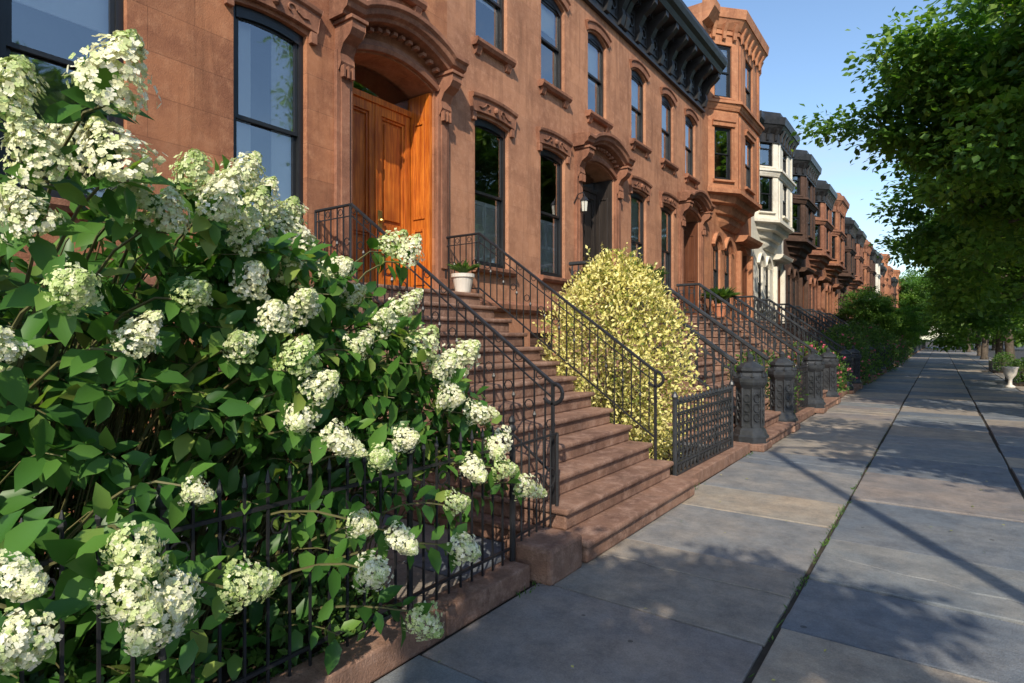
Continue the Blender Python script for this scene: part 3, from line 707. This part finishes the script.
def panicle(name,mean,Lp=.25,R=.098,n=460,ex=1.45):
    t=rng.random(n)**1.05; rad=R*np.clip(1-t**ex,0,1)**.62*(.66+.34*np.sqrt(np.clip(t*6+.2,0,1)))*rng.uniform(.62,1.12,n)
    ph=rng.random(n)*6.283
    lump=1+.20*np.sin(ph*3+t*9+mean*20)+.12*np.sin(ph*5-t*16)
    bend=rng.normal()*.25
    C=np.stack([rad*lump*np.cos(ph)+bend*(t*Lp)**2/Lp,rad*lump*np.sin(ph),t*Lp],1)
    Nn=unit(np.stack([np.cos(ph),np.sin(ph),.25+t*.9-.5*(t<.1)],1)+rng.normal(size=(n,3))*.35)
    aux=rvec(n); A0=unit(np.cross(Nn,aux)); B0=np.cross(Nn,A0)
    P=[];A=[];NN=[];R_=[];S=[]
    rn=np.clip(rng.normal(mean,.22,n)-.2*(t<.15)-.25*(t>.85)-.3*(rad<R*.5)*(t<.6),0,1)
    sz=rng.uniform(.009,.0165,n)
    for k in range(4):
        a=k*math.pi/2+rng.normal(size=n)*.15
        P.append(C);A.append(A0*np.cos(a)[:,None]+B0*np.sin(a)[:,None]);NN.append(Nn);R_.append(rn);S.append(sz)
    P=np.concatenate(P);A=np.concatenate(A);NN=np.concatenate(NN);R_=np.concatenate(R_);S=np.concatenate(S)
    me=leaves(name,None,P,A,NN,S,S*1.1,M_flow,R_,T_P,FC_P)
    d=me.data; bpy.data.objects.remove(me); return d
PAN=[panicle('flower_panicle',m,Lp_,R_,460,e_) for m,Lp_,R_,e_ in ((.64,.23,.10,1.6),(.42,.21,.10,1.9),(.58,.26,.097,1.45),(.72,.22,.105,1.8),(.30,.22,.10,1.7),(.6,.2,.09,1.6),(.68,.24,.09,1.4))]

hyd=empty('hydrangea_bush')
FL=[(.70,1.9,2.20,1.25),(.49,2.0,2.12,1.05),(.60,2.0,1.98,1.0),(.76,1.9,2.0,1.15),(1.15,2.3,2.12,1.0),(1.38,2.4,2.2,1.0),(1.12,2.1,1.97,1),(1.53,2.5,2.14,.9),(1.76,2.6,2.1,.95),
(1.29,2.2,1.9,.95),(1.75,2.5,1.97,.95),(.60,1.85,1.66,.75),(.45,1.8,1.5,.7),(.74,1.85,1.51,.75),(.58,2.0,1.84,.85),(1.23,2.1,1.49,.75),(1.54,2.2,1.66,.9),(1.81,2.4,1.83,1),
(1.37,2.0,1.42,.9),(1.45,2.0,1.33,.9),(1.51,2.0,1.17,.9),(1.8,2.2,1.49,.8),(2.22,2.2,1.46,1.2),(2.65,2.3,1.4,1.25),(2.41,2.2,1.25,1),(1.71,1.9,1.05,.65),(1.47,1.8,.87,.75),(1.7,1.8,.76,.8),
(1.57,1.8,.65,.85),(1.87,1.85,.36,.95),(2.97,2.1,.67,1),(2.9,2.2,.94,1.15),(2.17,1.95,.74,.8),(2.18,1.9,.55,1.05),(2.54,2.1,.86,1),(.92,1.9,1.09,.55),(.70,1.75,1.02,.8),(.64,1.7,.94,.85),
(.77,1.7,.835,.95),(.96,1.75,.80,.9),(.48,1.65,.89,.85),(.42,1.65,1.04,.7),(2.44,2.5,1.98,1),(2.38,2.6,2.04,1),(2.27,2.4,1.68,.9),(1.29,2.2,1.73,.9),(1.02,2.1,1.68,.7),(.96,2.1,1.90,.9),(2.62,2.2,1.12,1),
(.8,2.4,2.14,1),(1.65,2.7,2.1,.9),(.3,2.3,1.9,1),(2.05,2.15,1.05,.8),(2.75,2.1,.8,.9),(1.95,2.45,1.75,.85),(.33,1.75,1.28,.65),
(1.2,2.25,2.05,.9),(1.45,2.4,2.05,.95),(1.62,2.5,2.0,.9),(1.33,2.35,1.98,.9),(.86,2.1,1.95,.9),(1.44,2.05,1.25,.85),(.82,1.72,.88,.8),(2.36,2.2,1.36,1.0),(1.55,2.3,1.8,.9),(2.1,2.3,1.6,.9),(1.35,2.1,1.6,.8)]
K=1.233
LP=[];LA=[];LN=[];LL=[];LR=[]
stems=MB()
def add_stem(base,tip,leafsp,nl,rad=.006):
    base=np.array(base);tip=np.array(tip)
    mid=base*.45+tip*.55; mid[2]=max(tip[2],base[2])*.75+tip[2]*.28+.12
    ts=np.linspace(0,1,9); pts=[(1-t)**2*base+2*t*(1-t)*mid+t*t*tip for t in ts]
    stems.tube([tuple(p) for p in pts],[rad*1.6-rad*.9*t for t in ts],M_stem,4)
    ln=np.linalg.norm(tip-base)
    ph=random.random()*3
    for j in range(nl):
        t=1-(j*leafsp+.01)/ln
        if t<.1: break
        p=(1-t)**2*base+2*t*(1-t)*mid+t*t*tip
        tg=unit(((1-t)*(mid-base)+t*(tip-mid))[None])[0]
        a=np.cross(tg,[.3,.2,1]); a=unit(a[None])[0]; b=np.cross(tg,a); ph+=1.57+random.uniform(-.3,.3)
        for sg in (0,math.pi):
            d=a*math.cos(ph+sg)+b*math.sin(ph+sg)
            ax=d*1.0+tg*random.uniform(.1,.6)+np.array([.12,-.05,-.28+random.uniform(-.25,.25)])
            nn=tg*.5+np.array([.3,-.3,.8])+rng.normal(size=3)*.3
            LP.append(p+d*.02);LA.append(ax);LN.append(nn);LL.append(random.uniform(.09,.17));LR.append(min(1,max(0,random.gauss(.50,.25)+(.18 if j<2 else 0))))
for i,(s,d,h,sc) in enumerate(FL):
    tip=(-d*K,s*K,1.85+(h-1.5)*K-.06)
    base=(-3.5+random.uniform(-.4,.3),max(.2,min(2.9,s*K*.7+random.uniform(-.3,.3))),.05)
    add_stem(base,tip,.075,5,.007)
    o=bpy.data.objects.new('flower_panicle',PAN[i%7]); COL.objects.link(o); o.parent=hyd
    r1,r2,r3=random.uniform(-.35,.35),random.uniform(-.8,.5),random.uniform(-.35,.45)
    if h<1.3: ax=Vector((.7+r1,r2,-.15+r3))
    elif h<1.9: ax=Vector((.6+r1,r2,.55+r3))
    else: ax=Vector((.45+r1,r2*.8,.85))
    o.rotation_euler=ax.to_track_quat('Z','Y').to_euler(); o.location=Vector(tip)+ax.normalized()*.01; o.scale=(sc*.95,sc*.95,sc*random.uniform(.8,1.0))
hs=np.array([-1,.3,1.5,2.2,3.0,3.4,3.75]); hz=np.array([2.2,2.4,2.38,2.3,2.1,1.5,.9])
for i in range(920):
    s=random.uniform(-.5,3.6); d=2.62+1.9*random.random()**1.3; hm=float(np.interp(s,hs,hz))
    lo=.3
    z=lo+(hm-lo)*random.random()**.8
    if s>1.9 and z<.9 and random.random()<.8: continue
    if z<.8: d-=random.uniform(0,.2)
    add_stem((-3.6+random.uniform(-.5,.4),max(0,min(3,s*.75+random.uniform(-.3,.3))),.05),(-d,s,z),.07,random.choice([4,5,6,7]),.0035)
leaves('leaves',hyd,LP,LA,LN,LL,np.array(LL)*.6,M_leafH,LR,T_FULL,FC_FULL,True)
stems.obj('stems',hyd)

def shrub(name,loc,rad,h,n,size,mat,z0=0,flowers=None,nf=0,wid=.55,lump_z=.10,zc=.42,lr=.10,shoots=0):
    e=empty(name,loc)
    v=rvec(n)
    ph=np.arctan2(v[:,1],v[:,0]); zz=rng.random(n)**.92
    lump=1+lr*np.sin(ph*3+loc[0]*5)+lr*np.sin(ph*7+zz*11+loc[1])+.08*np.sin(zz*19+ph*4)
    r=(rng.random(n)**.25)*lump*rng.uniform(.92,1.1,n)
    prof=np.sqrt(np.clip(1-(np.abs(zz-zc)/np.where(zz>zc,1.0-zc,zc+.18))**2.2,0,1))
    P=np.stack([np.cos(ph)*rad*prof*r,np.sin(ph)*rad*prof*r,z0+.05+zz*(h-.05)*(.94+lump_z*np.sin(ph*4+loc[1]))+rng.normal(size=n)*.03],1)
    out=unit(np.stack([np.cos(ph),np.sin(ph),(zz-.35)*1.6],1))
    mb=MB()
    if shoots:     # new shoots standing out of the clipped outline
        sp=[];so_=[]
        idx=rng.choice(n,shoots)
        for i in idx:
            dl=random.uniform(.1,.32); dr=out[i]*.6+np.array([0,0,.9]); dr/=np.linalg.norm(dr)
            mb.tube([tuple(P[i]-dr*.1),tuple(P[i]+dr*dl)],.004,M_stem,3)
            for k in range(9):
                sp.append(P[i]+dr*dl*(k+1)/9); so_.append(out[i]+rng.normal(size=3)*.8)
        P=np.concatenate([P,np.array(sp)]); out=np.concatenate([out,unit(np.array(so_))]); r=np.concatenate([r,np.ones(len(sp))])
    m=len(P)
    A=unit(out*.6+rng.normal(size=(m,3))*.6+np.array([0,0,.2])); Nn=out+rng.normal(size=(m,3))*.6+np.array([0,0,.4])
    Ls=rng.uniform(.7,1.3,m)*size
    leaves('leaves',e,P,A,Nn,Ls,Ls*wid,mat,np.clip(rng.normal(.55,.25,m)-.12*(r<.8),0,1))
    for i in range(14):
        a=random.random()*6.28; q=random.uniform(.3,.8)*rad
        mb.tube([(random.uniform(-.08,.08),random.uniform(-.08,.08),0),(q*.4*math.cos(a),q*.4*math.sin(a),z0+h*.4),(q*math.cos(a),q*math.sin(a),z0+h*.75)],[.018,.012,.005],M_stem,4)
    mb.obj('stems',e)
    if flowers and nf:
        idx=rng.choice(n,nf); C=P[idx]*1.04; PP=[];AA=[];NN=[]
        for k in range(5):
            PP.append(C);AA.append(rvec(nf));NN.append(out[idx])
        PP=np.concatenate(PP); leaves('flowers',e,PP,np.concatenate(AA),np.concatenate(NN),np.full(len(PP),.06),np.full(len(PP),.06),flowers,rng.random(len(PP)))
    return e
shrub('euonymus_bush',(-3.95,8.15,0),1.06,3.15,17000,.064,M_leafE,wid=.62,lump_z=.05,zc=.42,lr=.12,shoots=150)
shrub('low_shrub',(-3.3,.9,0),.6,.5,1800,.08,M_leafS); shrub('low_shrub',(-3.2,2.2,0),.5,.35,1300,.07,M_leafS)
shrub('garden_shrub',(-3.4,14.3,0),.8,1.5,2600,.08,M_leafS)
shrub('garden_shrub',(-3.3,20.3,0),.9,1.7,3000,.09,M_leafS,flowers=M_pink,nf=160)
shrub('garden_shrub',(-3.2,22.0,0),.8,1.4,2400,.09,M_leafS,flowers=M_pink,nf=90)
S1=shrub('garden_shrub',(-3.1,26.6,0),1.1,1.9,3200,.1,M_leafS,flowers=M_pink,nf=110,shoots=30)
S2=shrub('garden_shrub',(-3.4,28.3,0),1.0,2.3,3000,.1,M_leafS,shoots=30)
for i in range(1,8):
    link_copy(S2 if i%2 else S1,'garden_shrub',(-3.2,27+6.1*i,0),i*1.1,1+.15*(i%3))
def potted(loc,r,h,mat,n,leafsz,lh,lmat=None):
    e=empty('potted_plant',loc); mb=MB()
    mb.lathe((0,0,0),[(r*.65,0),(r*.7,.02),(r*.95,h*.8),(r*1.08,h*.82),(r*1.08,h),(r*.95,h),(r*.9,h*.9),(.01,h*.9)],mat,20); mb.obj('pot',e,smooth=False)
    an=rng.random(n)*6.283; sp=rng.random(n)
    P=np.stack([np.cos(an)*r*.5*sp,np.sin(an)*r*.5*sp,np.full(n,h*.9)+sp*lh*.6],1)
    A=np.stack([np.cos(an)*(.4+sp*.6),np.sin(an)*(.4+sp*.6),.9-sp*.6],1)+rng.normal(size=(n,3))*.15
    leaves('leaves',e,P,A,rvec(n)*.4+np.array([0,0,1]),rng.uniform(.6,1.2,n)*leafsz,rng.uniform(.6,1.2,n)*leafsz*.3,lmat or M_leafS,rng.random(n))
    return e
potted((-5.65,6.68,2.5),.16,.28,M_pot,130,.2,.16)
potted((-5.55,12.7,2.5),.24,.42,M_iron,260,.6,.45); potted((-5.6,10.85,2.5),.2,.35,M_terra,160,.45,.35)
potted((-5.55,18.8,2.5),.22,.4,M_terra,200,.55,.4)

PP=[];AA=[]
for k in range(260):
    if k<120:
        cy=random.choice([4.9,5.6,6.1,6.6,7.3,8.4]); x=-.85+random.gauss(0,.014); yv=cy+random.gauss(0,.12)
    elif k<200: x=-2.45+random.uniform(-.05,.03); yv=random.choice([3.75,7.3,9.9])+random.gauss(0,.12)
    else: x=-.85+random.gauss(0,.01); yv=random.uniform(3,14)
    PP.append((x,yv,-.01)); AA.append((random.gauss(0,.6),random.gauss(0,.6),1))
leaves('grass_tufts',None,PP,AA,rvec(len(PP)),rng.uniform(.02,.06,len(PP)),rng.uniform(.007,.014,len(PP)),M_leafS,rng.random(len(PP)))
n=160; px=rng.uniform(-2.4,3.5,n); py=rng.uniform(2,30,n)
leaves('fallen_leaves',None,np.stack([px,py,np.full(n,.014)],1),np.stack([rng.normal(size=n),rng.normal(size=n),np.zeros(n)],1),np.tile([0,0,1.],(n,1))+rng.normal(size=(n,3))*.2,rng.uniform(.02,.045,n),rng.uniform(.015,.03,n),M_leafE,rng.random(n)*.4)

# ------------------------------------------------------------ trees
def tree(name,loc,cc,rad,ncl,nlf,ls,seed,tr=.2):
    global rng
    rng=np.random.default_rng(seed); random.seed(seed)
    e=empty(name,loc); cc=np.array(cc,float); rad=np.array(rad,float)
    v=rvec(ncl)*(rng.random((ncl,1))**.38)
    v*= (1+.22*np.sin(v[:,0:1]*4+seed)+.16*np.cos(v[:,2:3]*6+v[:,1:2]*5))
    C=cc+v*rad
    cr=rng.uniform(.35,.95,ncl)*rad.mean()*.24+.15
    P=[];A=[];R_=[]
    for c,r in zip(C,cr):
        k=int(nlf*(.4+r)); q=rng.normal(size=(k,3))*np.array([1,1,.42])*r*.55
        q=np.clip(q,-r*1.4,r*1.4)
        P.append(c+q); a=unit(q+np.array([0,0,-.25])+rng.normal(size=(k,3))*.6); A.append(a); R_.append(np.clip(rng.normal(.5,.2,k)+rng.normal()*.22,0,1))
    P=np.concatenate(P);A=np.concatenate(A);R_=np.concatenate(R_); k=len(P)
    Nn=rng.normal(size=(k,3))*.5+np.array([.2,-.3,1.])
    Ls=rng.uniform(.7,1.35,k)*ls
    leaves('crown_leaves',e,P,A,Nn,Ls,Ls*.8,M_leafT,R_)
    mb=MB(); fork=np.array([cc[0]*.3,cc[1]*.3,cc[2]-rad[2]*.75])
    mb.tube([(0,0,-.1),(0.02,0,.25),tuple(fork*.5+np.array([.05,.03,0])),tuple(fork),tuple(fork*.3+cc*.7),tuple(cc+np.array([0,0,rad[2]*.5]))],[tr*1.5,tr*1.08,tr,tr*.85,tr*.45,tr*.12],M_bark,10)
    for j in rng.choice(ncl,min(ncl,34),replace=False):
        t=random.random()*.7; st=fork*(1-t)+cc*t; m=st*.5+C[j]*.5; m[2]-=.15*rad[2]; m+=rng.normal(size=3)*.2
        mb.tube([tuple(st),tuple(m),tuple(C[j])],[tr*.38*(1-t*.5),tr*.2,tr*.05],M_bark,6)
    mb.obj('trunk',e,smooth=True); return e
tree('street_tree',(3.4,-5.0,0),(-.75,.9,6.1),(1.25,2.3,.9),78,210,.15,11,.16)
tree('street_tree',(3.5,4.9,0),(1.0,.3,6.9),(2.2,2.6,1.3),95,190,.15,12,.16)
T2=tree('street_tree',(3.2,21,0),(-1.2,.5,8.2),(4.2,4.8,4.4),185,250,.20,13,.24)
T3=tree('street_tree',(3.4,15,0),(1.0,0,9.0),(3.2,3.0,3.3),110,230,.17,14,.2)
T4=tree('street_tree',(3.2,31.5,0),(-.8,0,7.2),(4.2,4.8,4.6),140,210,.23,15,.22)
for i,(yy,t) in enumerate([(43,T2),(52,T4),(66,T2),(79,T4),(98,T2),(112,T4)]):
    link_copy(t,'street_tree',(3.2+.3*math.sin(i*3),yy,0),i*2.1+.3,.86+.07*(i%3))
for i,yy in enumerate([30,48,70]):
    link_copy(T4 if i%2 else T2,'street_tree',(17.4,yy,0),1.3*i+2,.78)
for i,(xx,yy) in enumerate([(-3,122),(2.5,128),(7,124),(-8,140),(12,126),(0,138),(5.5,141)]):
    link_copy(T4,'street_tree',(xx,yy,-1.2),i*1.7,1.2)
for i,(xx,yy) in enumerate([(-3.4,44),(-3.4,56),(-3.3,84)]): link_copy(T4,'small_tree',(xx,yy,0),i*2.0,.42)

def guard(loc):
    e=empty('tree_guard',loc); mb=MB(); w_,l_=1.3,2.6
    c=[(0,0),(w_,0),(w_,l_),(0,l_)]
    for (a,b),(c2,d2) in zip(c,c[1:]+c[:1]):
        for z in (.12,.55): mb.tube([(a,b,z),(c2,d2,z)],.014,M_iron,4)
        ll=math.hypot(c2-a,d2-b); k=int(ll/.13)
        for i in range(k+1):
            t=i/k; mb.tube([(a+(c2-a)*t,b+(d2-b)*t,0),(a+(c2-a)*t,b+(d2-b)*t,.6)],.02 if i==0 else .009,M_iron,4)
    mb.obj('rails',e)
    mb=MB(); mb.box(XF,.05,w_-.05,.05,l_-.05,-.01,.06,M_soil); mb.obj('soil',e)
    return e
for yy in (19.8,30.2,40.7): guard((2.25,yy,0)); shrub('flower_bed',(2.8,yy+.7,.05),.55,1.0,1000,.09,M_leafS); shrub('flower_bed',(2.8,yy+2,.05),.5,.85,800,.09,M_leafS)
pt=empty('white_urn',(2.12,28.9,0)); mb=MB()
mb.lathe((0,0,0),[(.16,0),(.16,.06),(.07,.12),(.06,.3),(.1,.36),(.19,.5),(.23,.7),(.26,.74),(.26,.78),(.2,.78),(.16,.7)],M_pot,20); mb.obj('urn',pt,smooth=True)

sl_=empty('street_lamp',(3.5,.2,0)); mb=MB()
mb.lathe((0,0,0),[(.22,0),(.22,.1),(.16,.25),(.13,.9),(.1,1.0),(.085,4),(.07,9.2)],M_lampm,12)
mb.tube([(0,0,9.1),(.3,0,9.6),(1.2,0,9.9),(2.2,0,9.9)],[.06,.05,.04,.035],M_lampm,8)
mb.lathe((2.3,0,9.8),[(.05,.16),(.2,.12),(.22,.04),(.15,-.03),(.02,-.07)],M_lampm,14); mb.obj('pole',sl_,smooth=False)

for yy in (6.95+4.0,):
    e=empty('wall_lantern',(-6.1,yy-.06,4.55)); mb=MB()
    mb.tube([(-.1,0,.1),(0,0,.28),(.12,0,.3),(.15,0,.22)],.012,M_iron,5)
    mb.lathe((.15,0,-.12),[(.03,-.03),(.05,0),(.075,.02)],M_iron,6); mb.lathe((.15,0,-.1),[(.055,0),(.075,.22)],M_frost,6)
    for k in range(6):
        a=k*math.pi/3; mb.tube([(.15+.058*math.cos(a),.058*math.sin(a),-.1),(.15+.079*math.cos(a),.079*math.sin(a),.12)],.005,M_iron,4)
    mb.lathe((.15,0,.12),[(.1,0),(.05,.07),(.015,.1),(.004,.14)],M_iron,6); mb.obj('lantern',e)

# ------------------------------------------------------------ light
EL=math.radians(38); hx,hy=.49,-.87
sun=bpy.data.lights.new('sun','SUN'); sun.energy=5.0; sun.angle=math.radians(.5); sun.color=(1,.90,.74)
so=bpy.data.objects.new('sun',sun); COL.objects.link(so); so.location=(20,-30,40)
dirv=Vector((-hx*math.cos(EL),-hy*math.cos(EL),-math.sin(EL))); so.rotation_euler=dirv.to_track_quat('-Z','Y').to_euler()
wld=bpy.data.worlds.new('World'); scene.world=wld; wld.use_nodes=True; nt=wld.node_tree; nt.nodes.clear()
wo=nt.nodes.new('ShaderNodeOutputWorld'); bg=nt.nodes.new('ShaderNodeBackground'); bg.inputs[1].default_value=.15
sk=nt.nodes.new('ShaderNodeTexSky'); sk.sky_type='NISHITA'; sk.sun_disc=False; sk.sun_elevation=EL; sk.sun_rotation=math.atan2(hx,hy); sk.air_density=1.15; sk.dust_density=.5; sk.ozone_density=1.8
tc=nt.nodes.new('ShaderNodeTexCoord').outputs['Generated']
cl=noise(nt,scaled(nt,tc,(1.5,1.5,5)),2.2,8,.6)
f=ramp(nt,cl,.52,.82); mm=nt.nodes.new('ShaderNodeMath'); mm.operation='MULTIPLY'; mm.inputs[1].default_value=.6; L(nt,f,mm.inputs[0])
skc=mixc(nt,1.0,sk.outputs[0],(1.3,1.38,1.45),'MULTIPLY')
L(nt,mixc(nt,mm.outputs[0],skc,(5.0,5.2,5.5)),bg.inputs[0]); L(nt,bg.outputs[0],wo.inputs[0])

cam=bpy.data.cameras.new('camera'); co=bpy.data.objects.new('camera',cam); COL.objects.link(co)
co.location=(0,0,1.85); co.rotation_euler=(math.radians(90),0,math.radians(35.55)); cam.sensor_width=36; cam.lens=21.06; cam.shift_y=-.0034
cam.clip_start=.05; cam.clip_end=2000; scene.camera=co
